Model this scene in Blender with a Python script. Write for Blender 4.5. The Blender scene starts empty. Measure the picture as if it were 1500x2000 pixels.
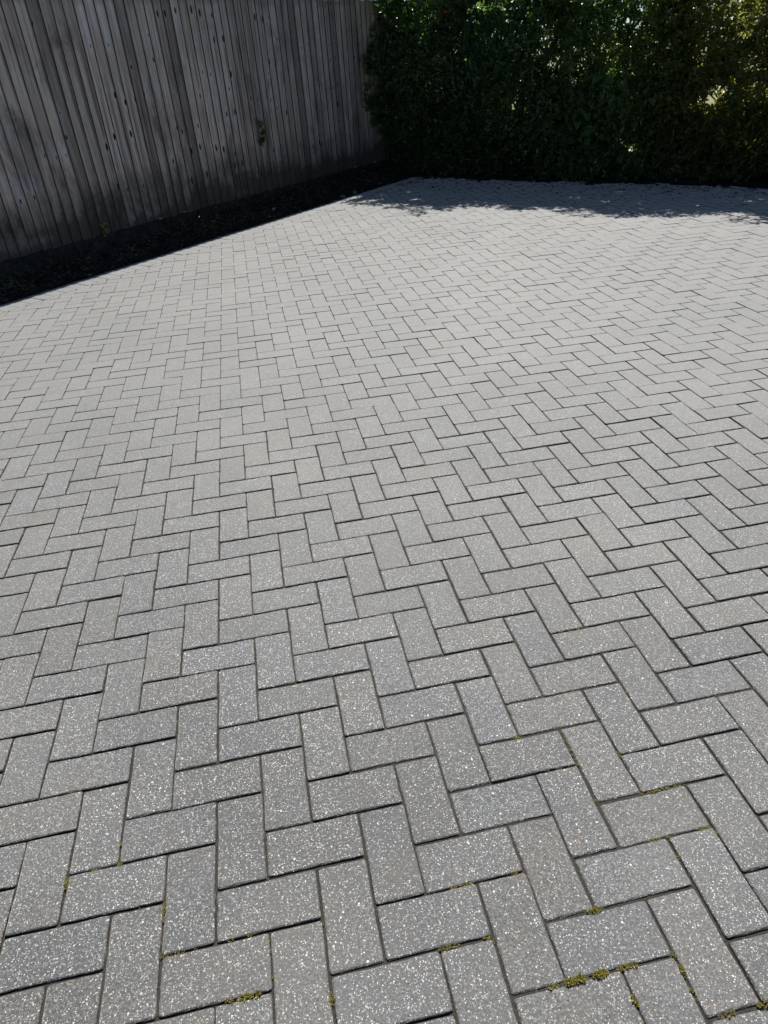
import bpy, math, random
import numpy as np
from mathutils import Matrix, Vector

random.seed(7)
rng = np.random.default_rng(11)
scene = bpy.context.scene
COL = scene.collection

# ------------------------------------------------------------------ camera
cam_data = bpy.data.cameras.new("camera")
cam = bpy.data.objects.new("camera", cam_data)
COL.objects.link(cam)
RIGHT = Vector((0.97904, -0.19298, -0.06511))
DOWN = Vector((-0.16058, -0.53471, -0.82964))
FWD = Vector((0.12529, 0.82271, -0.55449))
m = Matrix((RIGHT, -DOWN, -FWD)).transposed().to_4x4()
m.translation = (0.1741, -0.7766, 1.3461)
cam.matrix_world = m
cam_data.sensor_fit = 'VERTICAL'
cam_data.sensor_height = 24.0
cam_data.lens = 1339.0 / 2000.0 * 24.0
cam_data.clip_start = 0.05
cam_data.clip_end = 2000.0
scene.camera = cam

# ------------------------------------------------------------------ light
SUN_ELEV = math.radians(51.5)
SUN_AZ = math.radians(67.6)            # direction towards the sun, measured from +X
world = bpy.data.worlds.new("World")
scene.world = world
world.use_nodes = True
wn = world.node_tree.nodes
wl = world.node_tree.links
sky = wn.new('ShaderNodeTexSky')
sky.sky_type = 'NISHITA'
sky.sun_disc = False
sky.sun_elevation = SUN_ELEV
sky.sun_rotation = math.radians(90.0) - SUN_AZ
sky.air_density = 0.5
sky.dust_density = 0.0
wl.new(sky.outputs[0], wn['Background'].inputs[0])
wn['Background'].inputs[1].default_value = 0.05

sun_data = bpy.data.lights.new("sun", 'SUN')
sun_data.energy = 5.0
sun_data.angle = math.radians(0.53)
sun_data.color = (1.0, 0.963, 0.90)
sun = bpy.data.objects.new("sun", sun_data)
COL.objects.link(sun)
sdir = Vector((math.cos(SUN_ELEV) * math.cos(SUN_AZ), math.cos(SUN_ELEV) * math.sin(SUN_AZ), math.sin(SUN_ELEV)))
sun.rotation_euler = sdir.to_track_quat('Z', 'Y').to_euler()
sun.location = (3, 8, 12)

scene.view_settings.view_transform = 'Standard'
scene.view_settings.look = 'None'
scene.view_settings.exposure = 0.64
scene.view_settings.gamma = 1.0
scene.cycles.max_bounces = 8
scene.cycles.transparent_max_bounces = 8

# ------------------------------------------------------------------ helpers
def new_obj(name, me, mat=None, parent=None, kind=None, label=None, cat=None, group=None):
    o = bpy.data.objects.new(name, me)
    COL.objects.link(o)
    if mat is not None and me is not None and len(me.materials) == 0:
        me.materials.append(mat)
    if parent is not None:
        o.parent = parent
    if kind: o["kind"] = kind
    if label: o["label"] = label
    if cat: o["category"] = cat
    if group: o["group"] = group
    return o

def mesh_np(name, verts, faces, smooth=False):
    """faces: list of lists (mixed sizes) or an int array of equal sized faces"""
    me = bpy.data.meshes.new(name)
    verts = np.asarray(verts, dtype=np.float32)
    if isinstance(faces, np.ndarray):
        nf, k = faces.shape
        me.vertices.add(len(verts)); me.vertices.foreach_set("co", verts.ravel())
        me.loops.add(nf * k); me.loops.foreach_set("vertex_index", faces.astype(np.int32).ravel())
        me.polygons.add(nf)
        me.polygons.foreach_set("loop_start", np.arange(0, nf * k, k, dtype=np.int32))
        me.update(calc_edges=True)
    else:
        me.from_pydata(verts.tolist(), [], faces)
        me.update()
    if smooth:
        me.polygons.foreach_set("use_smooth", np.ones(len(me.polygons), dtype=bool))
    return me

def tube(path, radii, n=6, cap=True):
    path = [Vector(p) for p in path]
    V, F = [], []
    for i, p in enumerate(path):
        d = (path[min(i + 1, len(path) - 1)] - path[max(i - 1, 0)]).normalized()
        a = d.orthogonal().normalized(); b = d.cross(a)
        for k in range(n):
            t = 2 * math.pi * k / n
            V.append(tuple(p + radii[i] * (math.cos(t) * a + math.sin(t) * b)))
    for i in range(len(path) - 1):
        for k in range(n):
            F.append([i * n + k, i * n + (k + 1) % n, (i + 1) * n + (k + 1) % n, (i + 1) * n + k])
    if cap:
        F.append(list(range(n))[::-1]); F.append([(len(path) - 1) * n + k for k in range(n)])
    return V, F

def merge(parts):
    V, F = [], []
    for v, f in parts:
        o = len(V); V += v; F += [[i + o for i in q] for q in f]
    return V, F

class NT:
    """small node-tree writer"""
    def __init__(self, name):
        self.m = bpy.data.materials.new(name); self.m.use_nodes = True
        self.t = self.m.node_tree; self.n = self.t.nodes; self.l = self.t.links
        self.p = self.n['Principled BSDF']
    def node(self, typ, **kw):
        x = self.n.new(typ)
        for k, v in kw.items(): setattr(x, k, v)
        return x
    def put(self, sock, v):
        if hasattr(v, 'is_output') or hasattr(v, 'links'): self.l.new(v, sock)
        else: sock.default_value = v
    def math(self, op, a, b=0.0, c=None, clamp=False):
        x = self.node('ShaderNodeMath', operation=op, use_clamp=clamp)
        self.put(x.inputs[0], a); self.put(x.inputs[1], b)
        if c is not None: self.put(x.inputs[2], c)
        return x.outputs[0]
    def noise(self, vec, scale, detail=2.0, rough=0.5, dim='3D', out='Fac', dist=0.0):
        x = self.node('ShaderNodeTexNoise', noise_dimensions=dim)
        if vec is not None: self.l.new(vec, x.inputs['Vector'])
        x.inputs['Scale'].default_value = scale; x.inputs['Detail'].default_value = detail
        x.inputs['Roughness'].default_value = rough; x.inputs['Distortion'].default_value = dist
        return x.outputs[out]
    def voro(self, vec, scale, feature='F1', rand=1.0):
        x = self.node('ShaderNodeTexVoronoi', feature=feature)
        if vec is not None: self.l.new(vec, x.inputs['Vector'])
        x.inputs['Scale'].default_value = scale; x.inputs['Randomness'].default_value = rand
        return x
    def ramp(self, fac, stops, interp='LINEAR'):
        x = self.node('ShaderNodeValToRGB'); r = x.color_ramp; r.interpolation = interp
        while len(r.elements) < len(stops): r.elements.new(0.5)
        for e, (p, c) in zip(r.elements, stops):
            e.position = p; e.color = c if len(c) == 4 else (*c, 1)
        self.put(x.inputs[0], fac); return x.outputs[0]
    def mix(self, fac, a, b, blend='MIX'):
        x = self.node('ShaderNodeMix', data_type='RGBA', blend_type=blend)
        self.put(x.inputs['Factor'], fac)
        for s, v in ((x.inputs[6], a), (x.inputs[7], b)):
            if isinstance(v, tuple): s.default_value = v if len(v) == 4 else (*v, 1)
            else: self.l.new(v, s)
        return x.outputs[2]
    def mrange(self, v, a, b, c=0.0, d=1.0, smooth=False):
        x = self.node('ShaderNodeMapRange')
        if smooth: x.interpolation_type = 'SMOOTHSTEP'
        self.put(x.inputs[0], v)
        for i, q in enumerate((a, b, c, d)): self.put(x.inputs[i + 1], q)
        return x.outputs[0]
    def bump(self, height, strength, dist, normal=None):
        x = self.node('ShaderNodeBump'); x.inputs['Strength'].default_value = strength
        x.inputs['Distance'].default_value = dist; self.l.new(height, x.inputs['Height'])
        if normal is not None: self.l.new(normal, x.inputs['Normal'])
        return x.outputs[0]
    def pos(self):
        return self.node('ShaderNodeNewGeometry').outputs['Position']
    def attr(self, name, out='Fac', typ='GEOMETRY'):
        x = self.node('ShaderNodeAttribute', attribute_name=name, attribute_type=typ); return x.outputs[out]
    def set(self, **kw):
        for k, v in kw.items(): self.put(self.p.inputs[k.replace('_', ' ')], v)
        return self.m

def gray(v): return (v, v, v, 1)

# ------------------------------------------------------------------ materials
def mat_paver():
    t = NT("concrete_block"); pos = t.pos()
    oi = t.node('ShaderNodeObjectInfo').outputs['Random']
    isl = t.node('ShaderNodeNewGeometry').outputs['Random Per Island']
    rnd = t.math('FRACT', t.math('ADD', oi, isl))
    rnd2 = t.math('FRACT', t.math('MULTIPLY', rnd, 17.31))
    fine = t.noise(pos, 210, 4, 0.8)
    mid = t.noise(pos, 60, 3, 0.6)
    base = t.ramp(fine, [(0.38, (0.008, 0.009, 0.011)), (0.5, (0.045, 0.048, 0.053)), (0.62, (0.18, 0.184, 0.19))])
    base = t.mix(t.mrange(mid, 0.35, 0.75, 0, 0.45), base, (0.085, 0.085, 0.086), 'MIX')
    stones = []
    for sc, share, rad in ((105, 0.87, 0.25), (185, 0.73, 0.32), (320, 0.48, 0.42)):
        v = t.voro(pos, sc)
        sep = t.node('ShaderNodeSeparateColor'); t.l.new(v.outputs['Color'], sep.inputs[0])
        pick = t.math('GREATER_THAN', sep.outputs[0], share)
        size = t.math('MULTIPLY_ADD', sep.outputs[1], rad * 0.7, rad * 0.5)
        inside = t.mrange(v.outputs['Distance'], size, t.math('MULTIPLY', size, 0.7), 0, 1)
        mask = t.math('MULTIPLY', pick, inside)
        c = t.ramp(sep.outputs[2], [(0.0, (0.62, 0.60, 0.54)), (0.26, (0.42, 0.42, 0.41)), (0.46, (0.56, 0.46, 0.33)), (0.60, (0.30, 0.31, 0.33)), (0.80, (0.76, 0.75, 0.71)), (0.93, (0.50, 0.30, 0.19))], 'CONSTANT')
        base = t.mix(mask, base, c); stones.append(mask)
    v = t.voro(pos, 120)
    sep = t.node('ShaderNodeSeparateColor'); t.l.new(v.outputs['Color'], sep.inputs[0])
    pit = t.math('MULTIPLY', t.math('GREATER_THAN', sep.outputs[0], 0.86), t.mrange(v.outputs['Distance'], 0.32, 0.12))
    pit = t.math('MULTIPLY', pit, t.mrange(t.noise(pos, 300, 2), 0.45, 0.6))
    base = t.mix(pit, base, (0.02, 0.021, 0.023))
    # block to block tone, slow patches of dust and brown stain
    tone = t.mrange(rnd, 0, 1, 0.73, 0.88)
    warm = t.mix(rnd2, (1.0, 1.0, 0.99), (0.94, 1.0, 1.07))
    base = t.mix(1.0, base, warm, 'MULTIPLY')
    mul = t.node('ShaderNodeVectorMath', operation='SCALE'); t.l.new(base, mul.inputs[0]); t.l.new(tone, mul.inputs['Scale'])
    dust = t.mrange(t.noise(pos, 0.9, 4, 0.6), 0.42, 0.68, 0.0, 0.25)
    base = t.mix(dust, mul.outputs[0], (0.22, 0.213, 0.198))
    blot = t.mrange(t.noise(pos, 5.5, 5, 0.7), 0.55, 0.74, 0.0, 0.55)
    base = t.mix(blot, base, (0.085, 0.068, 0.05))
    grime = t.mrange(t.noise(pos, 1.7, 5, 0.65, dist=0.6), 0.46, 0.30, 0.0, 0.35)
    base = t.mix(grime, base, (0.05, 0.051, 0.052))
    dirt = t.math('MULTIPLY', t.attr('joint_dirt'), t.mrange(t.noise(pos, 55, 3), 0.25, 0.5, 0.55, 1.0), clamp=True)
    base = t.mix(dirt, base, (0.024, 0.022, 0.019))
    clean = t.math('SUBTRACT', 1.0, dirt)
    h = t.math('ADD', t.math('MULTIPLY', fine, 0.9), t.math('MULTIPLY', t.noise(pos, 900, 1), 0.4))
    for s in stones: h = t.math('MULTIPLY_ADD', s, 0.18, h)
    h = t.math('MULTIPLY_ADD', pit, -1.4, h)
    nrm = t.bump(h, 0.8, 0.0012)
    return t.set(Base_Color=base, Normal=nrm, Roughness=0.8, Specular_IOR_Level=t.math('MULTIPLY', clean, 0.5), IOR=1.45, Sheen_Weight=clean, Sheen_Roughness=0.45, Sheen_Tint=(1.0, 0.97, 0.90, 1.0), Coat_Weight=clean, Coat_Roughness=0.68, Coat_IOR=1.4, Coat_Normal=nrm)

def mat_simple(name, c1, c2, scale, rough=0.85, bump=0.5, bdist=0.004, c3=None, detail=5):
    t = NT(name); pos = t.pos()
    n = t.noise(pos, scale, detail, 0.65)
    stops = [(0.33, c1), (0.66, c2)]
    if c3: stops = [(0.3, c1), (0.52, c2), (0.72, c3)]
    return t.set(Base_Color=t.ramp(n, stops), Roughness=rough, Normal=t.bump(n, bump, bdist), Specular_IOR_Level=0.25)

def mat_board():
    t = NT("weathered_timber")
    u = t.attr('across'); w = t.attr('along'); g = t.attr('log_seed'); b = t.attr('tone')
    comb = t.node('ShaderNodeCombineXYZ')
    t.put(comb.inputs[0], t.math('MULTIPLY', u, 1.0)); t.put(comb.inputs[1], t.math('MULTIPLY', w, 1.0)); t.put(comb.inputs[2], g)
    vec = comb.outputs[0]
    st = t.node('ShaderNodeMapping'); st.inputs['Scale'].default_value = (95, 2.2, 1.0); t.l.new(vec, st.inputs[0])
    # knots: voronoi cells in (across, along), shared by boards sawn from one log
    kn = t.node('ShaderNodeMapping'); kn.inputs['Scale'].default_value = (8.0, 3.6, 1.0); t.l.new(vec, kn.inputs[0])
    v = t.node('ShaderNodeTexVoronoi', voronoi_dimensions='2D'); v.inputs['Scale'].default_value = 1.0
    ko = t.node('ShaderNodeCombineXYZ'); t.put(ko.inputs[1], t.math('MULTIPLY', g, 13.7)); t.put(ko.inputs[0], t.math('MULTIPLY', t.math('FLOOR', g), 1.0))
    ka = t.node('ShaderNodeVectorMath', operation='ADD'); t.l.new(kn.outputs[0], ka.inputs[0]); t.l.new(ko.outputs[0], ka.inputs[1])
    t.l.new(ka.outputs[0], v.inputs['Vector'])
    sep = t.node('ShaderNodeSeparateColor'); t.l.new(v.outputs['Color'], sep.inputs[0])
    pick = t.math('GREATER_THAN', t.math('FRACT', t.math('MULTIPLY_ADD', b, 2.7, sep.outputs[0])), 0.55)
    d = v.outputs['Distance']
    knot = t.math('MULTIPLY', pick, t.mrange(d, t.math('MULTIPLY_ADD', sep.outputs[1], 0.10, 0.05), t.math('MULTIPLY_ADD', sep.outputs[1], 0.07, 0.02)))
    halo = t.math('MULTIPLY', pick, t.mrange(d, 0.32, 0.08))
    # grain, bent round the knots
    off = t.node('ShaderNodeVectorMath', operation='ADD'); t.l.new(st.outputs[0], off.inputs[0])
    oc = t.node('ShaderNodeCombineXYZ'); t.put(oc.inputs[0], t.math('MULTIPLY', halo, 2.2)); t.l.new(oc.outputs[0], off.inputs[1])
    grain = t.noise(off.outputs[0], 1.0, 5, 0.7, dist=0.4)
    slow = t.noise(vec, 4.0, 3, 0.6)
    run = t.node('ShaderNodeMapping'); run.inputs['Scale'].default_value = (26, 0.9, 1.0); t.l.new(vec, run.inputs[0])
    streak = t.noise(run.outputs[0], 1.0, 4, 0.65, dist=0.3)
    col = t.ramp(grain, [(0.30, (0.25, 0.21, 0.18)), (0.5, (0.57, 0.50, 0.45)), (0.70, (0.78, 0.71, 0.66))])
    col = t.mix(t.mrange(slow, 0.35, 0.7, 0, 0.55), col, (0.44, 0.365, 0.30))
    col = t.mix(t.mrange(t.noise(vec, 7.0, 2, 0.5), 0.55, 0.75, 0, 0.5), col, (0.56, 0.56, 0.62))
    col = t.mix(t.mrange(streak, 0.50, 0.68, 0.0, 0.80), col, (0.17, 0.13, 0.10))
    col = t.mix(t.mrange(streak, 0.46, 0.34, 0.0, 0.45), col, (0.66, 0.63, 0.62))
    col = t.mix(t.math('MULTIPLY', halo, 0.45), col, (0.66, 0.65, 0.68))
    col = t.mix(knot, col, (0.020, 0.017, 0.015))
    mul = t.node('ShaderNodeVectorMath', operation='SCALE'); t.l.new(col, mul.inputs[0]); t.l.new(b, mul.inputs['Scale'])
    # dark weather stains that run over several boards
    pos = t.pos(); sm = t.node('ShaderNodeMapping'); sm.inputs['Scale'].default_value = (1.0, 1.0, 0.45); t.l.new(pos, sm.inputs[0])
    stain = t.mrange(t.noise(sm.outputs[0], 3.2, 5, 0.7, dist=0.5), 0.52, 0.70, 0.0, 0.75)
    stained = t.mix(stain, mul.outputs[0], (0.085, 0.075, 0.07))
    # painted occlusion shade, plus green algae that climbs from the damp foot of the boards and sits on the cut tops
    z = t.math('ADD', w, t.math('MULTIPLY', t.math('SUBTRACT', slow, 0.5), 0.9))
    damp_shade = t.mrange(z, 0.55, 0.10, 0.0, 0.9)
    col = t.mix(damp_shade, stained, (0.055, 0.054, 0.044))
    top = t.mrange(w, 1.66, 1.70, 0.0, 0.35)
    col = t.mix(top, col, (0.13, 0.125, 0.075))
    h = t.math('MULTIPLY_ADD', knot, -0.8, grain)
    return t.set(Base_Color=col, Roughness=0.88, Normal=t.bump(h, 0.7, 0.003), Specular_IOR_Level=0.2)

def mat_leaf(name, c1, c2, c3, gloss=0.35, trans=0.35, tcol=(0.22, 0.32, 0.04)):
    t = NT(name)
    r = t.node('ShaderNodeNewGeometry').outputs['Random Per Island']
    col = t.ramp(r, [(0.0, c1), (0.55, c2), (0.93, c3)])
    t.set(Base_Color=col, Roughness=gloss, Specular_IOR_Level=0.5)
    tr = t.node('ShaderNodeBsdfTranslucent')
    tr.inputs[0].default_value = (*tcol, 1)
    mx = t.node('ShaderNodeMixShader'); mx.inputs[0].default_value = trans
    t.l.new(t.p.outputs[0], mx.inputs[1]); t.l.new(tr.outputs[0], mx.inputs[2])
    t.l.new(mx.outputs[0], t.n['Material Output'].inputs[0])
    return t.m

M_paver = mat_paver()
M_sand = mat_simple("jointing_sand", (0.018, 0.0165, 0.014), (0.055, 0.05, 0.043), 260, 0.95, 0.6, 0.002)
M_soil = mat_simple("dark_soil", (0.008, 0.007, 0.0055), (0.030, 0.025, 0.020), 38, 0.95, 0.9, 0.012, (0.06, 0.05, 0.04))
M_grass = mat_simple("rough_grass", (0.07, 0.09, 0.03), (0.16, 0.17, 0.07), 5, 0.9, 0.8, 0.03, (0.24, 0.22, 0.12))
M_bright_strip = mat_simple("pale_bright_strip", (0.32, 0.30, 0.26), (0.5, 0.48, 0.43), 60, 0.9, 0.8, 0.01)  # for the added bright strip behind the hedge
M_board = mat_board()
M_edge = mat_simple("stained_board_edge", (0.045, 0.036, 0.028), (0.12, 0.095, 0.072), 30, 0.92, 0.5, 0.003)
M_rail = mat_simple("rail_timber", (0.08, 0.07, 0.06), (0.2, 0.18, 0.16), 25, 0.9, 0.5, 0.004)
M_gravel = mat_simple("damp_gravel_board", (0.014, 0.014, 0.013), (0.05, 0.048, 0.044), 22, 0.9, 0.6, 0.004)
M_kerb = mat_simple("dark_edging", (0.05, 0.05, 0.05), (0.11, 0.11, 0.108), 70, 0.9, 0.6, 0.003)
M_bark = mat_simple("bark", (0.035, 0.026, 0.019), (0.11, 0.085, 0.06), 60, 0.9, 0.8, 0.004)
M_twig = mat_simple("dry_twig", (0.10, 0.065, 0.04), (0.22, 0.15, 0.09), 80, 0.85, 0.4, 0.002)
M_straw = mat_simple("dry_grass", (0.12, 0.10, 0.065), (0.26, 0.22, 0.15), 40, 0.8, 0.2, 0.001)
M_stone = mat_simple("pale_stone", (0.25, 0.24, 0.22), (0.5, 0.48, 0.45), 60, 0.85, 0.5, 0.003)
M_flake = mat_simple("fallen_leaf", (0.018, 0.014, 0.010), (0.06, 0.046, 0.033), 9, 0.8, 0.3, 0.002, (0.34, 0.29, 0.23))
M_moss = mat_leaf("moss", (0.21, 0.195, 0.05), (0.33, 0.30, 0.09), (0.40, 0.34, 0.16), 0.85, 0.4, (0.50, 0.46, 0.12))
M_leaf_dark = mat_leaf("dark_evergreen_leaf", (0.042, 0.072, 0.032), (0.066, 0.115, 0.048), (0.10, 0.15, 0.065), 0.33, 0.38, (0.20, 0.36, 0.07))
M_leaf_mid = mat_leaf("green_leaf", (0.05, 0.085, 0.034), (0.078, 0.13, 0.05), (0.12, 0.16, 0.065), 0.33, 0.42, (0.30, 0.46, 0.08))
M_leaf_olive = mat_leaf("olive_leaf", (0.055, 0.082, 0.03), (0.09, 0.12, 0.042), (0.15, 0.15, 0.05), 0.33, 0.45, (0.42, 0.44, 0.07))
M_leaf_big = mat_leaf("bindweed_leaf", (0.04, 0.085, 0.03), (0.06, 0.12, 0.04), (0.08, 0.15, 0.05), 0.5, 0.35, (0.16, 0.32, 0.06))
M_leaf_brown = mat_leaf("withered_leaf", (0.16, 0.075, 0.035), (0.24, 0.12, 0.06), (0.30, 0.17, 0.09), 0.6, 0.3, (0.4, 0.18, 0.07))

# ------------------------------------------------------------------ layout constants (metres)
# paving lattice: one unit = 0.1 m along X and Y; edge course runs at 45 degrees
E1 = Vector((1, 1, 0)).normalized()       # along the fence, towards the hedge
E2 = Vector((-1, 1, 0)).normalized()      # away from the paving, through the fence
DI = 6.13 / math.sqrt(2)                  # distance along E2: herringbone ends, edge course begins
DE = DI + 0.203                           # edge course ends
DF = 7.18 / math.sqrt(2)                  # fence face
HS = 11.62 / math.sqrt(2)                 # distance along E1: paving ends at the hedge
def P(s, d, z=0.0):
    v = E1 * s + E2 * d
    return Vector((v.x, v.y, z))

# ------------------------------------------------------------------ ground and soil
S = 900
o = new_obj("ground", mesh_np("ground", [(-S, -S, -0.09), (S, -S, -0.09), (S, S, -0.09), (-S, S, -0.09)], [[0, 1, 2, 3]]), M_grass, kind="structure")

def sheet(name, s0, s1, d0, d1, nu, nv, zf, mat, kind="structure", parent=None):
    V = []; F = []
    for i in range(nu + 1):
        for j in range(nv + 1):
            s = s0 + (s1 - s0) * i / nu; d = d0 + (d1 - d0) * j / nv
            V.append(tuple(P(s, d, zf(s, d))))
    for i in range(nu):
        for j in range(nv):
            a = i * (nv + 1) + j
            F.append([a, a + nv + 1, a + nv + 2, a + 1])
    return new_obj(name, mesh_np(name, V, F, True), mat, parent, kind)

from mathutils import noise as mnoise
def nz(x, y, z=0.0): return mnoise.noise(Vector((x, y, z)))
def bank(s, d): return 0.10 * max(0.0, min(1.0, (s - 3.5) / 3.0)) * max(0.0, (d - DE - 0.06) / (DF - DE - 0.07))

# sand bed that carries the blocks
drive = sheet("driveway", -4.2, HS + 0.02, -9.5, DE + 0.004, 4, 4, lambda s, d: -0.0046, M_sand)
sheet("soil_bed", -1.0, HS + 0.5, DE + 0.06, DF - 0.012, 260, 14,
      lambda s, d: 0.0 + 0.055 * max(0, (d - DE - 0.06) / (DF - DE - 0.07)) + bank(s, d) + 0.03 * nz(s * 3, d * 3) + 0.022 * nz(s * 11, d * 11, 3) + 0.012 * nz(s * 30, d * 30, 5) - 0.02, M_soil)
sheet("hedge_soil_and_shade", HS - 0.60, HS + 1.7, -3.5, DE + 0.055, 80, 330,  # hedge soil; its front strip spreads over the paving to darken the shade
      lambda s, d: -0.019 + 0.062 * max(0.0, min(1, (s - HS + 0.60) / 0.60)) + 0.020 * nz(s * 3, d * 3) + 0.016 * nz(s * 15, d * 15, 3) + 0.006 * nz(s * 40, d * 40, 6), M_soil)
sheet("added_bright_strip", HS + 2.6, HS + 5.4, -16, 9, 4, 12, lambda s, d: -0.07, M_bright_strip)  # unseen pale strip added behind the hedge, gives bright specks through gaps

# ------------------------------------------------------------------ paving blocks
GAP = 0.0011
def round_poly(pts, r, n):
    """round the corners of a convex CCW polygon"""
    out = []; k = len(pts)
    for i in range(k):
        a, b, c = Vector(pts[i - 1]), Vector(pts[i]), Vector(pts[(i + 1) % k])
        u = (a - b).normalized(); w = (c - b).normalized()
        ang = u.angle(w); tl = min(r / math.tan(ang / 2), 0.4 * (a - b).length, 0.4 * (c - b).length)
        p0 = b + u * tl; p1 = b + w * tl
        for j in range(n + 1):
            q = j / n
            out.append((1 - q) ** 2 * p0 + 2 * q * (1 - q) * b + q * q * p1)
    return out

def inset(pts, d):
    k = len(pts); out = []
    L = []
    for i in range(k):
        a, b = Vector(pts[i]), Vector(pts[(i + 1) % k]); t = (b - a).normalized(); n = Vector((-t.y, t.x))
        L.append((a + n * d, t))
    for i in range(k):
        (p, t), (q, s) = L[i - 1], L[i]
        cr = t.x * s.y - t.y * s.x
        if abs(cr) < 1e-6: out.append(q); continue
        w = q - p; out.append(p + t * ((w.x * s.y - w.y * s.x) / cr))
    return out

def block_geo(poly, rough=0.0, r=0.005, n=1, sub=0, rnd=random):
    """poly: CCW outline (2D). -> verts, faces of one paving block with an eased top edge; top at z = 0"""
    pts = round_poly(inset(poly, GAP), r, n)
    if sub:
        q = []
        for i in range(len(pts)):
            a, b = pts[i], pts[(i + 1) % len(pts)]
            q.append(a)
            m_ = max(0, int((b - a).length / sub) - 1) if (b - a).length > 0.02 else 0
            for j in range(m_): q.append(a.lerp(b, (j + 1 + rnd.uniform(-.25, .25)) / (m_ + 1)))
        pts = q
    k = len(pts); cen = sum(pts, Vector((0, 0))) / k
    V = []
    size = max((p - cen).length for p in pts)
    for dz, ins in ((-0.016, 0.0), (-0.0030, 0.0002), (-0.0010, 0.0014), (0.0, 0.0036)):
        for p in pts:
            e = (p - cen); l = e.length
            j = rnd.uniform(-rough, rough) * (1.6 if rnd.random() < 0.12 else 1.0)
            jj = -abs(j) if dz > -0.01 else 0
            qv = p - e.normalized() * (ins * 1.25 - jj)
            V.append((qv.x, qv.y, dz - (abs(rnd.gauss(0, rough * 0.35)) if -0.005 < dz < -0.0005 else 0)))
    F = []
    for a in range(3):
        for i in range(k):
            F.append([a * k + i, a * k + (i + 1) % k, (a + 1) * k + (i + 1) % k, (a + 1) * k + i])
    F.append([3 * k + i for i in range(k)])
    return V, F

def add_dirt(me, z):
    at = me.attributes.new("joint_dirt", 'FLOAT', 'POINT')
    at.data.foreach_set("value", np.clip((-np.asarray(z, dtype=np.float32) - 0.0006) / 0.0026, 0, 1))

def clip(poly, nx, ny, c):
    """keep nx*x+ny*y <= c"""
    out = []
    for i in range(len(poly)):
        a, b = poly[i], poly[(i + 1) % len(poly)]
        da, db = nx * a[0] + ny * a[1] - c, nx * b[0] + ny * b[1] - c
        if da <= 0: out.append(a)
        if (da < 0 < db) or (db < 0 < da):
            t = da / (da - db); out.append((a[0] + t * (b[0] - a[0]), a[1] + t * (b[1] - a[1])))
    return out

def area(p):
    return 0.5 * sum(p[i][0] * p[(i + 1) % len(p)][1] - p[(i + 1) % len(p)][0] * p[i][1] for i in range(len(p)))

# six hand-worn variants of the whole block, shared by the near blocks
vr = random.Random(3)
WHOLE = [(-0.1, -0.05), (0.1, -0.05), (0.1, 0.05), (-0.1, 0.05)]
VARS = []
for i in range(12):
    v, f = block_geo(WHOLE, 0.0012, 0.0055, 2, 0.013, vr)
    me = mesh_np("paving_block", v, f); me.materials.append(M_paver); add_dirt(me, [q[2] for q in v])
    VARS.append(me)

def ground_dip(x, y):
    return 0.004 * nz(x * 0.8, y * 0.8, 9.1)

cam_loc = Vector((0.1741, -0.7766, 1.3461))
def project(x, y, z=0.0):
    d = Vector((x, y, z)) - cam_loc
    w = d.dot(FWD)
    if w < 0.05: return None
    return 750 + 1339 * d.dot(RIGHT) / w, 1000 + 1339 * d.dot(DOWN) / w, w

S2 = math.sqrt(2)
whole, cut = [], []
for i in range(-22, 75):
    for j in range(-22, 112):
        k = (i - j) % 4
        if k == 0: poly = [(i, j), (i + 2, j), (i + 2, j + 1), (i, j + 1)]; rot = 0.0
        elif k == 2: poly = [(i, j - 1), (i + 1, j - 1), (i + 1, j + 1), (i, j + 1)]; rot = math.pi / 2
        else: continue
        poly = [(a * 0.1, b * 0.1) for a, b in poly]
        cx = sum(a for a, b in poly) / 4; cy = sum(b for a, b in poly) / 4
        s = (cx + cy) / S2; d = (cy - cx) / S2
        if s < -3.2 or d < -8.8: continue
        q = clip(poly, -1 / S2, 1 / S2, DI)
        if len(q) > 2: q = clip(q, 1 / S2, 1 / S2, HS)
        if len(q) < 3 or area(q) < 0.0012: continue
        if area(q) > 0.0199: whole.append((cx, cy, rot, poly))
        else: cut.append(q)

# edge course: headers square to the edge
s = -1.5
while s < HS - 0.02:
    wd = 0.0985
    e = min(s + wd, HS)
    cut.append([tuple(P(a, b).xy) for a, b in ((s, DI), (e, DI), (e, DE), (s, DE))][::-1])
    s = e
for q in range(len(cut)):
    if area(cut[q]) < 0: cut[q] = cut[q][::-1]

def visible_size(x, y):
    pr = project(x, y)
    if pr is None: return -1e9
    u, v, w = pr
    if u < -130 or u > 1630 or v > 2160 or v < 0: return -1e9
    return 1.0 / w ** 3
whole.sort(key=lambda b: -visible_size(b[0], b[1]))
jr = random.Random(21)
for idx, (cx, cy, rot, poly) in enumerate(whole[:300]):
    o = new_obj("paving_block", VARS[jr.randrange(12)], None, drive)
    o.location = (cx + jr.gauss(0, 0.0007), cy + jr.gauss(0, 0.0007), ground_dip(cx, cy) * 0.5 + jr.gauss(0, 0.0007))
    o.rotation_euler = (jr.gauss(0, 0.006), jr.gauss(0, 0.004), rot + (math.pi if jr.random() < 0.5 else 0) + jr.gauss(0, 0.0028))
V, F, DZ = [], [], []
for item in [b[3] for b in whole[300:]] + cut:
    v, f = block_geo(item, 0.0006, 0.005, 1, 0, jr)
    cx = sum(a for a, b in item) / len(item); cy = sum(b for a, b in item) / len(item)
    tx, ty, dz = jr.gauss(0, 0.005), jr.gauss(0, 0.005), ground_dip(cx, cy) * 0.5 + jr.gauss(0, 0.0007)
    o0 = len(V); DZ += [q[2] for q in v]
    V += [(x, y, z + dz + (x - cx) * tx + (y - cy) * ty) for x, y, z in v]
    F += [[i + o0 for i in q] for q in f]
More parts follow.
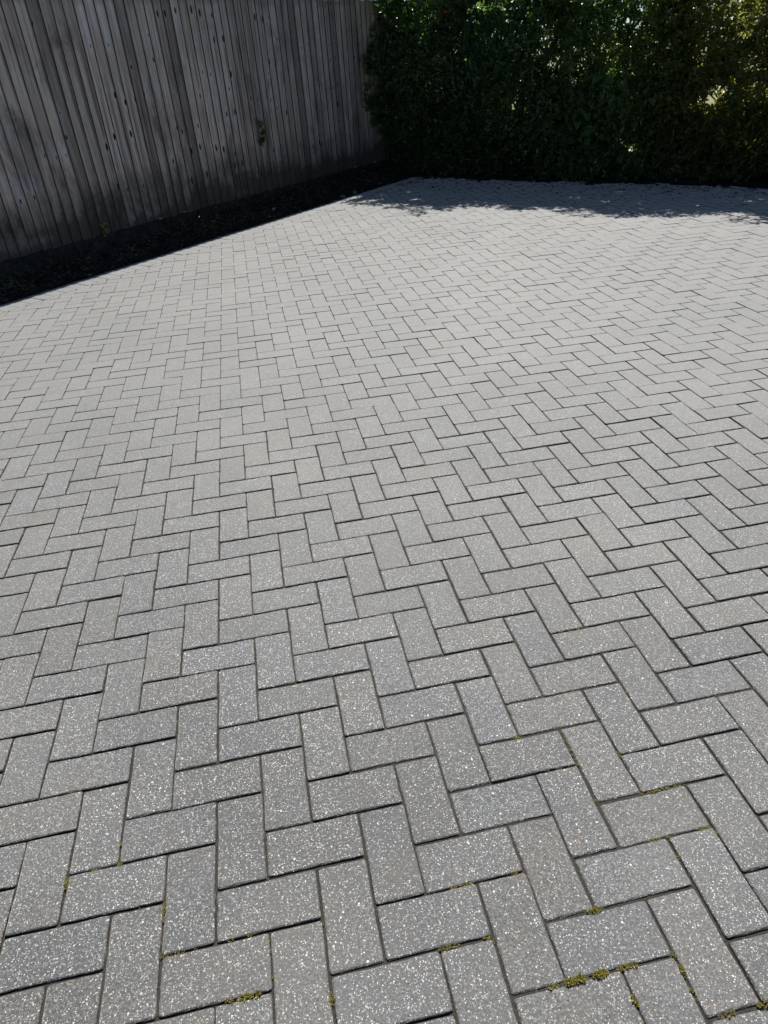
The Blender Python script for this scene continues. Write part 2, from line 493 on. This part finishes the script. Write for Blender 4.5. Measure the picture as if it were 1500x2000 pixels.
rest = new_obj("paving_blocks", mesh_np("paving_blocks", V, F), M_paver, drive, kind="stuff")
add_dirt(rest.data, DZ)

# dark concrete edging between the edge course and the bed
ke = None
kroot = new_obj("edging_kerb", None, label="dark narrow concrete edging strip between the paving and the fence bed", cat="kerb")
s = -1.4; kr = random.Random(5)
while s < HS + 0.1:
    L = 0.9
    z1 = -0.014 + kr.gauss(0, 0.003)
    pts = [(s + 0.002, DE + 0.006), (s + L - 0.002, DE + 0.006), (s + L - 0.002, DE + 0.056), (s + 0.002, DE + 0.056)]
    b = 0.004
    ring = lambda ins, z: [tuple(P(a + (ins if q in (0, 3) else -ins), c + (ins if q in (0, 1) else -ins), z)) for q, (a, c) in enumerate(pts)]
    v = ring(0, -0.12) + ring(0, z1 - b) + ring(b, z1)
    f = [[a * 4 + i, a * 4 + (i + 1) % 4, a * 4 + 4 + (i + 1) % 4, a * 4 + 4 + i] for a in range(2) for i in range(4)] + [[8, 9, 10, 11]]
    new_obj("kerb_stone", mesh_np("kerb_stone", v, f), M_kerb, kroot)
    s += L

# ------------------------------------------------------------------ fence
fence = new_obj("timber_fence", None, label="weathered grey fence of overlapping upright boards behind the soil bed", cat="fence")
fence.location = P(2.0, DF, 0)
fr = random.Random(17)
inv = fence.matrix_world
def fence_child(name, v, f, mat, smooth=False):
    base = P(2.0, DF, 0)
    v = [(x - base.x, y - base.y, z) for x, y, z in v]
    return new_obj(name, mesh_np(name, v, f, smooth), mat, fence)
FS0, FS1 = -0.6, 9.3
s = FS0; bi = 0; grp = 0; left = 0; gshift = 0.0
while s < FS1:
    pitch = fr.uniform(0.094, 0.106)
    wdt = pitch + 0.020
    if left == 0:
        left = fr.choice([2, 3, 4, 4, 5]); grp += 1; gshift = fr.uniform(0, 30)
    left -= 1
    zb = 0.1765 + fr.gauss(0, 0.0035); zt = 1.884 + fr.gauss(0, 0.003)
    lean = fr.gauss(0, 0.004); bow = fr.gauss(0, 0.004); proud = abs(fr.gauss(0, 0.004)); twist = fr.gauss(0, 0.003)
    NZ = 7
    V = []; ac = []; al = []
    for i in range(NZ + 1):
        q = i / NZ; z = zb + (zt - zb) * q
        ds = lean * (q - 0.5) + bow * (4 * q * (1 - q))
        pr = proud * (1 - 0.6 * q) + twist * (q - 0.5)
        w1 = fr.gauss(0, 0.0008)
        # section: thick edge (towards the camera end) stands on the thin edge of its neighbour
        sec = [(0.0, 0.010 + pr), (0.0005, 0.0250 + pr), (0.003, 0.0265 + pr), (wdt * 0.5, 0.0180 + pr * 0.5), (wdt, 0.0085), (wdt, 0.0025), (wdt * 0.5, 0.003)]
        for (a, b) in sec:
            V.append(tuple(P(s + a + ds + w1, DF - b, z))); ac.append(a); al.append(z - 0.17)
    k = 7; F = []
    for i in range(NZ):
        for j in range(k):
            F.append([i * k + j, i * k + (j + 1) % k, (i + 1) * k + (j + 1) % k, (i + 1) * k + j])
    F.append(list(range(k))[::-1]); F.append([NZ * k + j for j in range(k)])
    o = fence_child("board", V, F, M_board)
    me = o.data
    me.materials.append(M_edge)
    for i in range(NZ):
        me.polygons[i * k].material_index = 1
        me.polygons[i * k + 4].material_index = 1
    jit = fr.uniform(-0.03, 0.03); jal = fr.gauss(0, 0.022)
    for nm, arr in (("across", [a + jit for a in ac]), ("along", [a + jal for a in al]), ("log_seed", [gshift] * len(V)), ("tone", [fr.uniform(0.86, 1.28) if fr.random() > 0.06 else 0.62] * len(V))):
        at = me.attributes.new(nm, 'FLOAT', 'POINT'); at.data.foreach_set("value", np.asarray(arr, dtype=np.float32))
    s += pitch; bi += 1

def box(s0, s1, d0, d1, z0, z1, b=0.003):
    ring = lambda i, z: [tuple(P(s0 + i, d0 + i, z)), tuple(P(s1 - i, d0 + i, z)), tuple(P(s1 - i, d1 - i, z)), tuple(P(s0 + i, d1 - i, z))]
    v = ring(b, z0) + ring(0, z0 + b) + ring(0, z1 - b) + ring(b, z1)
    f = [[a * 4 + i, a * 4 + (i + 1) % 4, a * 4 + 4 + (i + 1) % 4, a * 4 + 4 + i] for a in range(3) for i in range(4)] + [[12, 13, 14, 15], [3, 2, 1, 0]]
    return v, f
for z in (0.45, 1.0, 1.6):
    fence_child("rail", *box(FS0, FS1, DF + 0.001, DF + 0.045, z, z + 0.085), M_rail)
gs = FS0
while gs < FS1:
    e = min(gs + 2.4, FS1)
    fence_child("gravel_board", *box(gs + 0.003, e - 0.003, DF - 0.016, DF + 0.010, -0.05, 0.178 + fr.gauss(0, 0.002)), M_gravel)
    fence_child("post", *box(gs - 0.05, gs + 0.05, DF + 0.046, DF + 0.146, -0.1, 1.8), M_rail)
    gs += 2.4

# ------------------------------------------------------------------ foliage
def leaf_mesh(name, base, direc, normal, length, width, fold=0.25):
    """one kite-shaped folded leaf for every row"""
    n = len(base)
    direc = direc / np.linalg.norm(direc, axis=1, keepdims=True)
    side = np.cross(direc, normal); side /= np.linalg.norm(side, axis=1, keepdims=True) + 1e-9
    up = np.cross(side, direc)
    L = length[:, None]; W = width[:, None]
    v = np.empty((n, 6, 3))
    v[:, 0] = base
    v[:, 1] = base + direc * L * 0.38 + side * W * 0.5 + up * W * fold
    v[:, 2] = base + direc * L * 0.75 + side * W * 0.36 + up * W * fold * 0.6 - up * L * 0.05
    v[:, 3] = base + direc * L - up * L * 0.14
    v[:, 4] = base + direc * L * 0.75 - side * W * 0.36 + up * W * fold * 0.6 - up * L * 0.05
    v[:, 5] = base + direc * L * 0.38 - side * W * 0.5 + up * W * fold
    i = np.arange(n)[:, None] * 6
    f = np.concatenate([i + np.array([[0, 1, 2, 3]]), i + np.array([[0, 3, 4, 5]])], axis=0)
    return mesh_np(name, v.reshape(-1, 3), f)

def unit(n):
    v = rng.normal(size=(n, 3)); return v / np.linalg.norm(v, axis=1, keepdims=True)

E1n = np.array(E1); E2n = np.array(E2)
def front_s(d, z):
    """where the leafy face of the hedge stands (distance along E1)"""
    q = min(1.0, max(0.0, z / 0.9))
    return HS - 0.20 + 0.10 * max(0.0, min(1.0, (d - 4.2) / 0.6)) - 0.26 * q * q * (3 - 2 * q) + 0.26 * nz(d * 1.1, z * 1.3, 2.0) + 0.16 * nz(d * 3.2, z * 3.0, 4.0) + max(0.0, z - 1.35) * 0.40

def sprigs(anchor, axis, nleaf, slen, llen, lwid):
    """leafy twigs: (base, direction, normal, length, width) of every leaf, and the twig lines"""
    n = len(anchor)
    axis = axis / np.linalg.norm(axis, axis=1, keepdims=True)
    t = (np.arange(nleaf) + 0.5) / nleaf
    ref = unit(n)
    a = np.cross(axis, ref); a /= np.linalg.norm(a, axis=1, keepdims=True); b = np.cross(axis, a)
    ph = rng.uniform(0, 6.28, (n, 1)) + np.arange(nleaf)[None, :] * 2.4
    L = slen[:, None] * t[None, :]
    sag = -0.5 * (L ** 2) / slen.mean()
    base = anchor[:, None, :] + axis[:, None, :] * L[..., None]
    base[..., 2] += sag * 0.5
    out = a[:, None, :] * np.cos(ph)[..., None] + b[:, None, :] * np.sin(ph)[..., None]
    direc = out * 0.8 + axis[:, None, :] * 0.65 + rng.normal(0, 0.22, (n, nleaf, 3))
    nrm = axis[:, None, :] * 0.6 + np.array([0, 0, 0.9]) - out * 0.2 + rng.normal(0, 0.35, (n, nleaf, 3))
    ll = llen * rng.uniform(0.6, 1.2, (n, nleaf)) * rng.uniform(0.65, 1.3, (n, 1)); lw = lwid * rng.uniform(0.7, 1.2, (n, nleaf))
    r = lambda x: x.reshape(-1, x.shape[-1]) if x.ndim == 3 else x.ravel()
    tips = anchor + axis * slen[:, None]; tips[:, 2] -= 0.25 * slen
    return r(base), r(direc), r(nrm), r(ll), r(lw), anchor, tips

def twig_lines(a, b, r):
    """three-sided slivers for the thin twigs"""
    n = len(a); d = b - a; d /= np.linalg.norm(d, axis=1, keepdims=True) + 1e-9
    p = np.cross(d, unit(n)); p /= np.linalg.norm(p, axis=1, keepdims=True) + 1e-9; q = np.cross(d, p)
    V = np.empty((n, 4, 3))
    for k in range(3):
        an = 2.0944 * k; V[:, k] = a + r * (p * math.cos(an) + q * math.sin(an))
    V[:, 3] = b
    i = np.arange(n)[:, None] * 4
    F = np.concatenate([i + np.array([[0, 1, 3]]), i + np.array([[1, 2, 3]]), i + np.array([[2, 0, 3]])])
    return V.reshape(-1, 3), F

def wpos(s_, d_, z_):
    return s_[:, None] * E1n + d_[:, None] * E2n + z_[:, None] * np.array([0, 0, 1.0])

def shrub(label, d0, d1, h0, h1, mat, nsprig, nleaf, llen, lwid, seed, depth=1.15, clump=0.0, overhang=40, cat="hedge", thin=0.25):
    hr = random.Random(seed)
    root = new_obj("hedge_shrub", None, label=label, cat=cat, group="shrubs of the boundary hedge")
    mid = P(HS + 0.45, (d0 + d1) / 2, 0); root.location = mid
    off = np.array(mid)
    S_, D_, Z_, AX = [], [], [], []
    n = 0
    while n < nsprig:
        d = hr.uniform(d0 - 0.12, d1 + 0.12)
        top = h0 + (h1 - h0) * (d - d0) / (d1 - d0) + 0.20 * nz(d * 1.7, seed) + 0.12 * nz(d * 6, seed + 3)
        z = 0.04 + (top - 0.04) * hr.random() ** 1.12
        u = hr.random()
        dep = (u ** 1.7) * depth
        if z > 0.9 and hr.random() < thin * min(1.0, (z - 0.9) / 0.7): continue
        s_ = front_s(d, z) + dep
        if z > 0.30 * hr.random() and 0.70 * nz(s_ * 4.6, d * 4.6, z * 4.6 + seed) + 0.42 * nz(s_ * 1.9, d * 2.1, z * 2.1 + 31) < clump - (0.20 if z > 0.6 else 0.30) + 0.12 * hr.random(): continue
        if d > DF - 0.06 and s_ < 9.4 and z < 1.95: continue
        S_.append(s_); D_.append(min(d, DF + 0.3)); Z_.append(z)
        outw = 1.0 if dep < 0.35 else 0.25
        a = -E1n * outw * hr.uniform(0.2, 1.0) + E2n * hr.gauss(0, 0.5) + np.array([0, 0, hr.uniform(-0.25, 0.9)])
        AX.append(a); n += 1
    # sprays that lean out over the drive near the top
    for _ in range(overhang):
        d = hr.uniform(d0, d1); top = h0 + (h1 - h0) * (d - d0) / (d1 - d0)
        z = top * (hr.uniform(0.75, 1.0) if _ % 2 else hr.uniform(0.12, 0.75)); L = hr.uniform(0.15, 0.5) if _ % 2 else hr.uniform(0.08, 0.22); s0 = front_s(d, z) + 0.05
        dd = hr.gauss(0, 0.45); up = hr.uniform(-0.05, 0.55)
        for k in range(int(L / 0.045)):
            q = k * 0.045
            for m_ in (-1, 1):
                if hr.random() < 0.2: continue
                S_.append(s0 - q); D_.append(min(DF - 0.05, d + dd * q)); Z_.append(z + up * q - 0.35 * q * q)
                AX.append(-E1n * 0.7 + E2n * (m_ * 0.7 + hr.gauss(0, 0.2)) + np.array([0, 0, hr.gauss(0.05, 0.3)]))
    A = wpos(np.array(S_), np.array(D_), np.array(Z_)); AX = np.array(AX)
    slen = rng.uniform(0.08, 0.17, len(A))
    b, dr, nm, ll, lw, ta, tb = sprigs(A, AX, nleaf, slen, llen, lwid)
    keep = (b @ E2n < DF - 0.035) | (b[:, 2] > 1.9) | (b @ E1n > 9.4)
    keep &= b[:, 2] > 0.012
    me = leaf_mesh("foliage", b[keep] - off, dr[keep], nm[keep], ll[keep], lw[keep])
    new_obj("foliage", me, mat, root, kind="stuff")
    v, f = twig_lines(ta - off, tb - off, 0.0022)
    new_obj("twigs", mesh_np("twigs", v, f), M_bark, root, kind="stuff")
    # stems
    nst = max(3, int((d1 - d0) / 0.30))
    for i in range(nst):
        d = d0 + (d1 - d0) * (i + 0.5 + hr.uniform(-.3, .3)) / nst; d = min(d, DF - 0.12)
        s0 = HS + hr.uniform(0.25, 0.75); top = (h0 + h1) / 2 * hr.uniform(0.75, 0.95)
        path = []; rad = []
        ds, dd = hr.gauss(0, 0.12), hr.gauss(0, 0.15)
        r0 = hr.uniform(0.013, 0.030)
        for k in range(8):
            q = k / 7
            path.append(tuple(P(s0 + ds * q + 0.04 * nz(q * 4, i, seed), min(DF - 0.1, d + dd * q + 0.06 * nz(q * 4, i + 9, seed)), -0.05 + top * q) - mid)); rad.append(r0 * (1 - 0.8 * q))
        parts = [tube(path, rad, 6)]
        for k in range(9):
            q = hr.uniform(0.12, 0.85); j = int(q * 7); p0 = Vector(path[j])
            dirv = Vector(-E1 * hr.uniform(-0.4, 1.0) + E2 * hr.gauss(0, 0.6)) + Vector((0, 0, hr.uniform(0.2, 1.0)))
            L = hr.uniform(0.25, 0.6); dirv.normalize()
            pp = [p0 + dirv * L * w + Vector((0, 0, 0.06 * math.sin(w * 3))) for w in (0, 0.4, 0.75, 1.0)]
            parts.append(tube(pp, [r0 * 0.42, r0 * 0.32, r0 * 0.22, r0 * 0.08], 5))
        new_obj("stem", mesh_np("stem", *merge(parts), True), M_bark, root)
    return root

shrub("dark green small-leaved shrub of the hedge growing against the end of the fence", 3.95, 5.05, 2.3, 2.4, M_leaf_dark, 4800, 9, 0.052, 0.031, 1, clump=0.04, overhang=60)
shrub("hedge shrub second from the fence with a withered brown spray near its top", 2.75, 4.0, 2.05, 2.25, M_leaf_dark, 4700, 9, 0.056, 0.029, 2, clump=0.05, depth=1.0, thin=0.4, overhang=80)
shrub("hedge shrub with brown bare twigs and broad bindweed leaves over its face", 1.45, 2.8, 1.92, 2.05, M_leaf_mid, 4900, 8, 0.056, 0.032, 3, clump=0.06, depth=0.85, thin=0.5, overhang=80)
shrub("yellowish olive shrub at the end of the hedge farthest from the fence", -1.3, 1.5, 1.82, 1.9, M_leaf_olive, 9000, 8, 0.056, 0.031, 4, clump=0.08, depth=0.8, thin=0.5, overhang=120)

# bindweed: broad heart-shaped leaves on twining stems over the hedge face
br = random.Random(8)
def heart_leaf(size, rnd):
    out = [(0, 0.06), (0.22, -0.10), (0.45, 0.0), (0.5, 0.25), (0.36, 0.58), (0.16, 0.85), (0, 1.05), (-0.16, 0.85), (-0.36, 0.58), (-0.5, 0.25), (-0.45, 0.0), (-0.22, -0.10)]
    V = [(x * size, y * size, -0.22 * size * (y - 0.2) ** 2 + 0.30 * abs(x) * size + rnd.gauss(0, 0.012) * size) for x, y in out]
    V += [(0, 0.35 * size, 0.0), (0, 0.7 * size, -0.06 * size)]
    F = [[0, 1, 2, 12], [12, 2, 3], [12, 3, 4, 13], [13, 4, 5, 6], [0, 12, 10, 11], [12, 9, 10], [12, 13, 8, 9], [13, 6, 7, 8]]
    return V, F
HEART = []
for i in range(4):
    me = mesh_np("leaf", *heart_leaf(1.0, br), True); me.materials.append(M_leaf_big); HEART.append(me)
bind = new_obj("bindweed", None, label="climbing bindweed with broad heart-shaped green leaves on the hedge face", cat="climber")
bbase = P(HS - 0.1, 2.1, 0.0); bind.location = bbase
for i in range(64):
    d = br.gauss(2.13, 0.24); z = br.gauss(0.66, 0.19)
    if z < 0.2: continue
    s_ = front_s(d, z) - br.uniform(0.05, 0.12)
    o = new_obj("leaf", HEART[br.randrange(4)], None, bind)
    nrm = Vector(-E1) * 0.9 + Vector((0, 0, 0.75)) + Vector(E2) * br.gauss(0, 0.35)
    nrm.normalize()
    tip = Vector((0, 0, -1)) + Vector(E2) * br.gauss(0, 0.45); tip = (tip - nrm * tip.dot(nrm)).normalized()
    xa = tip.cross(nrm)
    sz = br.uniform(0.045, 0.085)
    M4 = Matrix((xa * sz, tip * sz, nrm * sz)).transposed().to_4x4(); M4.translation = P(s_, d, z) - bbase
    o.matrix_local = M4
for k in range(4):
    d = 2.13 + br.gauss(0, 0.15); pts = []
    for q in range(12):
        z = 0.02 + q * 0.095; dd = d + 0.10 * nz(q * 0.4, k * 3.1) + 0.02 * math.sin(q * 1.9)
        pts.append(P(front_s(dd, z) - 0.045, dd, z) - bbase)
    new_obj("stem", mesh_np("stem", *tube(pts, [0.0018] * 12, 4), True), M_leaf_big, bind)

# withered spray near the hedge top
wr = random.Random(4)
spray = new_obj("withered_spray", None, label="reddish brown withered leaf spray hanging at the hedge top", cat="dead branch")
sb = P(front_s(3.9, 1.66) + 0.02, 3.86, 1.70); spray.location = sb
pth = [Vector((0, 0, 0)), Vector(P(-0.08, 0.05, 0.01)), Vector(P(-0.15, 0.12, -0.02)), Vector(P(-0.20, 0.19, -0.08))]
new_obj("stem", mesh_np("stem", *tube(pth, [0.005, 0.004, 0.003, 0.0015], 5), True), M_twig, spray)
bb, dd, nn = [], [], []
for i in range(60):
    q = wr.random() * 3; j = int(min(q, 2)); p = pth[j].lerp(pth[j + 1], q - j)
    bb.append(p); dd.append(Vector((wr.gauss(0, .6), wr.gauss(0, .6), wr.gauss(-0.1, .5))) + (pth[3] - pth[0]).normalized() * 0.8); nn.append(Vector((wr.gauss(0, .4), wr.gauss(0, .4), 1)))
me = leaf_mesh("withered_leaves", np.array(bb), np.array(dd), np.array(nn), rng.uniform(0.03, 0.055, 60), rng.uniform(0.01, 0.018, 60))
new_obj("withered_leaves", me, M_leaf_brown, spray, kind="stuff")

# bare twigs hanging in the upper middle of the hedge
tw = new_obj("bare_twigs", None, label="tangle of thin bare brown twigs in the upper middle of the hedge", cat="twigs", kind="stuff")
tparts = []
tb0 = P(HS - 0.25, 2.3, 1.0); tw.location = tb0
for i in range(150):
    d = wr.gauss(2.2, 0.38); z = wr.uniform(1.0, 2.1)
    p0 = P(front_s(d, z) + wr.uniform(-0.10, 0.25), d, z) - tb0
    dv = Vector(E2) * wr.gauss(0, 0.35) + Vector(E1) * wr.gauss(-0.1, 0.2) + Vector((0, 0, wr.choice([-1, 1, -1]) * wr.uniform(0.5, 1)))
    L = wr.uniform(0.15, 0.5); dv.normalize()
    pp = [p0 + dv * L * q + Vector(E2) * 0.04 * nz(q * 2, i) for q in (0, 0.35, 0.7, 1.0)]
    r = wr.uniform(0.0015, 0.0035)
    tparts.append(tube(pp, [r, r * 0.85, r * 0.65, r * 0.3], 4))
new_obj("twig", mesh_np("twig", *merge(tparts), True), M_twig, tw, kind="stuff")

# ------------------------------------------------------------------ plants and litter at the fence
def sprig_plant(name, label, cat, s_, d_, z0, z1, mat, n, size, rnd, lean=0.02):
    root = new_obj(name, None, label=label, cat=cat); b0 = P(s_, d_, z0); root.location = b0
    H = z1 - z0
    path = [Vector((0, 0, 0))]
    for k in range(1, 6):
        q = k / 5; path.append(Vector(P(lean * math.sin(q * 3) , -0.02 - 0.03 * math.sin(q * 3.1), H * q)))
    new_obj("stem", mesh_np("stem", *tube(path, [0.0025 * (1 - 0.12 * k) for k in range(6)], 5), True), M_twig, root)
    bs, dr, nm = [], [], []
    for i in range(n):
        q = rnd.random() ** 0.9 * 5; j = int(min(q, 4)); p = path[j].lerp(path[j + 1], q - j)
        bs.append(p); dr.append(Vector(E1) * rnd.gauss(0, 0.7) - Vector(E2) * rnd.uniform(0.1, 0.8) + Vector((0, 0, rnd.gauss(0, 0.5))))
        nm.append(-Vector(E2) + Vector((0, 0, 0.7)) + Vector(E1) * rnd.gauss(0, 0.4))
    me = leaf_mesh("leaves", np.array(bs), np.array(dr), np.array(nm), rng.uniform(0.7, 1.3, n) * size, rng.uniform(0.7, 1.2, n) * size * 0.7)
    new_obj("leaves", me, mat, root, kind="stuff")
    return root
pr_ = random.Random(12)
sprig_plant("ivy_sprig", "small leafy green sprig growing out between two boards of the fence", "climber", 5.64, DF - 0.028, 0.63, 0.86, M_leaf_mid, 46, 0.045, pr_)
sprig_plant("yellow_weed", "tiny yellow-green weed at the foot of the fence boards", "weed", 3.47, DF - 0.03, 0.17, 0.27, M_moss, 16, 0.03, pr_)

def bed_z(s_, d_):
    return 0.055 * max(0, (d_ - DE - 0.06) / (DF - DE - 0.07)) + bank(s_, d_) + 0.03 * nz(s_ * 3, d_ * 3) + 0.022 * nz(s_ * 11, d_ * 11, 3) - 0.02

# dry grass and weed stalks in the bed
gr = random.Random(31); parts = []
for i in range(420):
    s_ = gr.uniform(1.2, 5.2) if gr.random() < 0.8 else gr.uniform(5, 8.2); d_ = gr.uniform(DE + 0.08, DF - 0.04)
    z = bed_z(s_, d_); L = gr.uniform(0.05, 0.20) * (1.5 if gr.random() < 0.12 else 1)
    an = gr.uniform(0, 6.28); t_ = gr.uniform(0.1, 1.3); dv = Vector((math.cos(an) * t_, math.sin(an) * t_, 1)).normalized()
    p0 = P(s_, d_, z - 0.01); bend = Vector((math.cos(an), math.sin(an), -0.6)) * L * 0.35
    pp = [p0, p0 + dv * L * 0.5, p0 + dv * L + bend]
    if pp[2].dot(E2) > DF - 0.03 or pp[2].z < 0: continue
    parts.append(tube(pp, [0.0016, 0.0012, 0.0004], 3, False))
new_obj("dry_stalks", mesh_np("dry_stalks", *merge(parts)), M_straw, kind="stuff", label="dry grass and weed stalks in the shaded soil bed", cat="weeds")

# fallen leaves on the bed and under the hedge
n = 2600
s_ = rng.uniform(0.8, 8.4, n); d_ = DE + 0.07 + rng.random(n) * (DF - DE - 0.11)
n2 = 2200
s2 = HS + 0.25 - np.abs(rng.normal(0, 0.62, n2)); d2 = rng.uniform(-1.2, DE, n2)
zz = np.array([bed_z(a, b) + 0.012 for a, b in zip(s_, d_)] + [(0.004 if a < HS - 0.35 else 0.010 + 0.03 * min(1, (a - HS + 0.35) / 0.5)) for a in s2])
base = wpos(np.concatenate([s_, s2]), np.concatenate([d_, d2]), zz)
N = n + n2
dirs = rng.normal(size=(N, 3)); dirs[:, 2] *= 0.25
nrm = rng.normal(0, 0.35, (N, 3)); nrm[:, 2] += 1
new_obj("fallen_leaves", leaf_mesh("fallen_leaves", base, dirs, nrm, rng.uniform(0.018, 0.05, N), rng.uniform(0.010, 0.026, N), 0.15), M_flake, kind="stuff", label="brown fallen leaves over the soil bed and hedge foot", cat="leaf litter")

# loose pale stones at the far end of the bed
import bmesh
def stone(label, s_, d_, size, flat, seed):
    bm = bmesh.new(); bmesh.ops.create_icosphere(bm, subdivisions=2, radius=1)
    for v in bm.verts:
        k = 1 + 0.35 * nz(v.co.x * 1.3 + seed, v.co.y * 1.3, v.co.z * 1.3) + 0.12 * nz(v.co.x * 4, v.co.y * 4 + seed, v.co.z * 4)
        v.co = Vector((v.co.x * size * k, v.co.y * size * 0.7 * k, v.co.z * size * flat * k))
    me = bpy.data.meshes.new("stone"); bm.to_mesh(me); bm.free()
    o = new_obj("stone", me, M_stone, label=label, cat="stone", group="loose stones in the bed")
    o.location = P(s_, d_, bed_z(s_, d_) + size * flat * 0.5); o.rotation_euler = (0.2, 0.1, seed)
stone("pale stone on the bed edge closest to the hedge", 6.70, 4.63, 0.035, 0.45, 1.0)
stone("pale flat stone second from the hedge on the bed", 6.45, 4.62, 0.042, 0.35, 2.0)
stone("third pale stone from the hedge at the paving edge", 6.25, 4.59, 0.028, 0.4, 3.3)
stone("lone pale chip on the bed in front of the fence middle", 5.45, 4.80, 0.026, 0.5, 4.1)
stone("small grey stone at the paving edge below the middle boards", 4.40, 4.575, 0.024, 0.5, 5.6)

# ------------------------------------------------------------------ moss in the joints
SEG = [(0.431, -0.3, 0.492, -0.3, 2), (0.492, -0.3, 0.574, -0.3, 4), (0.592, -0.3, 0.624, -0.3, 3), (0.6, -0.33, 0.6, -0.355, 3), (0.7, -0.296, 0.7, -0.311, 2), (0.7, -0.305, 0.7, -0.333, 3), (0.7, -0.352, 0.7, -0.374, 2), (0.72, -0.4, 0.749, -0.4, 2), (0.785, -0.4, 0.809, -0.4, 3), (0.518, -0.2, 0.536, -0.2, 1), (0.575, -0.2, 0.609, -0.2, 3), (0.297, -0.2, 0.334, -0.2, 2), (0.383, -0.2, 0.402, -0.2, 2), (0.4, -0.208, 0.4, -0.224, 2), (0.34, -0.1, 0.397, -0.1, 2), (0.467, -0.1, 0.481, -0.1, 2), (0.767, -0.1, 0.806, -0.1, 2), (0.871, -0.1, 0.908, -0.1, 3), (0.9, -0.105, 0.9, -0.14, 2), (0.792, 0.0, 0.897, 0.0, 2), (0.7, 0.018, 0.7, 0.001, 1), (0.7, 0.199, 0.7, 0.107, 1), (0.605, 0.1, 0.7, 0.1, 1), (0.8, -0.136, 0.8, -0.152, 2), (-0.4, 0.101, -0.4, 0.071, 3), (-0.361, 0.1, -0.326, 0.1, 2), (-0.3, 0.148, -0.3, 0.118, 2), (-0.297, 0.1, -0.283, 0.1, 2), (-0.2, 0.016, -0.2, -0.04, 2), (-0.254, 0.0, -0.24, 0.0, 1), (-0.208, -0.1, -0.197, -0.1, 3), (-0.197, -0.1, -0.132, -0.1, 1), (-0.084, -0.2, -0.066, -0.2, 3), (-0.055, -0.2, -0.022, -0.2, 4), (-0.082, -0.1, -0.073, -0.1, 2), (-0.044, -0.1, -0.035, -0.1, 2), (0.0, -0.111, 0.0, -0.188, 1), (0.1, -0.226, 0.1, -0.255, 2), (0.8, 0.674, 0.8, 0.627, 1), (0.805, 0.5, 0.929, 0.5, 1), (0.586, 0.2, 0.61, 0.2, 2), (0.693, 0.1, 0.708, 0.1, 2), (0.9, 0.295, 0.9, 0.261, 1), (0.8, 0.119, 0.8, 0.096, 2), (1.0, 0.326, 1.0, 0.315, 1)]
mb, md, mn, ml = [], [], [], []
mr = random.Random(77)
for i in range(420):
    x = round(mr.uniform(-0.5, 2.4), 1); y = round(mr.uniform(-0.4, 1.8), 1)
    if mr.random() > 0.16 + 0.4 * max(0, x): continue
    k = round(x * 10) - round(y * 10)
    if k % 4 == 0: q = mr.uniform(0, 0.17); SEG.append((x + q, y, x + q + 0.03, y, 0.5))
    elif k % 4 == 2: q = mr.uniform(0, 0.17); SEG.append((x, y - 0.1 + q, x, y - 0.1 + q + 0.03, 0.5))
for x0, y0, x1, y1, w in SEG:
    L = math.hypot(x1 - x0, y1 - y0)
    for c in range(max(1, int(L / 0.007 * (0.30 + 0.24 * w)))):
        q = mr.random(); cx = x0 + (x1 - x0) * q; cy = y0 + (y1 - y0) * q
        R_ = (0.0017 + 0.0008 * w) * mr.uniform(0.5, 1.3)
        for k in range(int(9 + 7 * w)):
            an = mr.uniform(0, 6.28); rr = R_ * math.sqrt(mr.random())
            fx = 1.0 if abs(x1 - x0) > abs(y1 - y0) else 0.55; fy = 1.5 - fx
            mb.append((cx + rr * math.cos(an) * fx * 1.2, cy + rr * math.sin(an) * fy * 1.2, -0.004 + 0.003 * mr.random()))
            md.append((math.cos(an) * mr.uniform(0.1, 1), math.sin(an) * mr.uniform(0.1, 1), mr.uniform(0.4, 1.2)))
            mn.append((mr.gauss(0, .5), mr.gauss(0, .5), 0.6)); ml.append(R_ * mr.uniform(0.7, 1.5))
ml = np.array(ml)
new_obj("moss", leaf_mesh("moss", np.array(mb), np.array(md), np.array(mn), ml, ml * 0.45, 0.2), M_moss, kind="stuff", label="yellow-green moss tufts in the joints of the paving", cat="moss")

# leafy weeds along the foot of the fence
wd = random.Random(19); bs, dr, nm, ll = [], [], [], []
for i in range(44):
    s_ = wd.uniform(1.5, 8.0); d_ = wd.uniform(DE + 0.16, DF - 0.06); z = bed_z(s_, d_)
    for k in range(wd.randint(5, 12)):
        an = wd.uniform(0, 6.28); r = wd.uniform(0, 0.05); hh = wd.uniform(0.0, 0.11)
        b = P(s_, d_, z + hh) + Vector((r * math.cos(an), r * math.sin(an), 0))
        if b.dot(E2) > DF - 0.05: continue
        bs.append(b); dr.append((math.cos(an), math.sin(an), wd.uniform(-0.2, 0.7))); nm.append((wd.gauss(0, .3), wd.gauss(0, .3), 1)); ll.append(wd.uniform(0.02, 0.05))
ll = np.array(ll)
new_obj("bed_weeds", leaf_mesh("bed_weeds", np.array([tuple(b) for b in bs]), np.array(dr), np.array(nm), ll, ll * 0.55), M_leaf_dark, kind="stuff", label="low dark leafy weeds along the foot of the fence", cat="weeds")
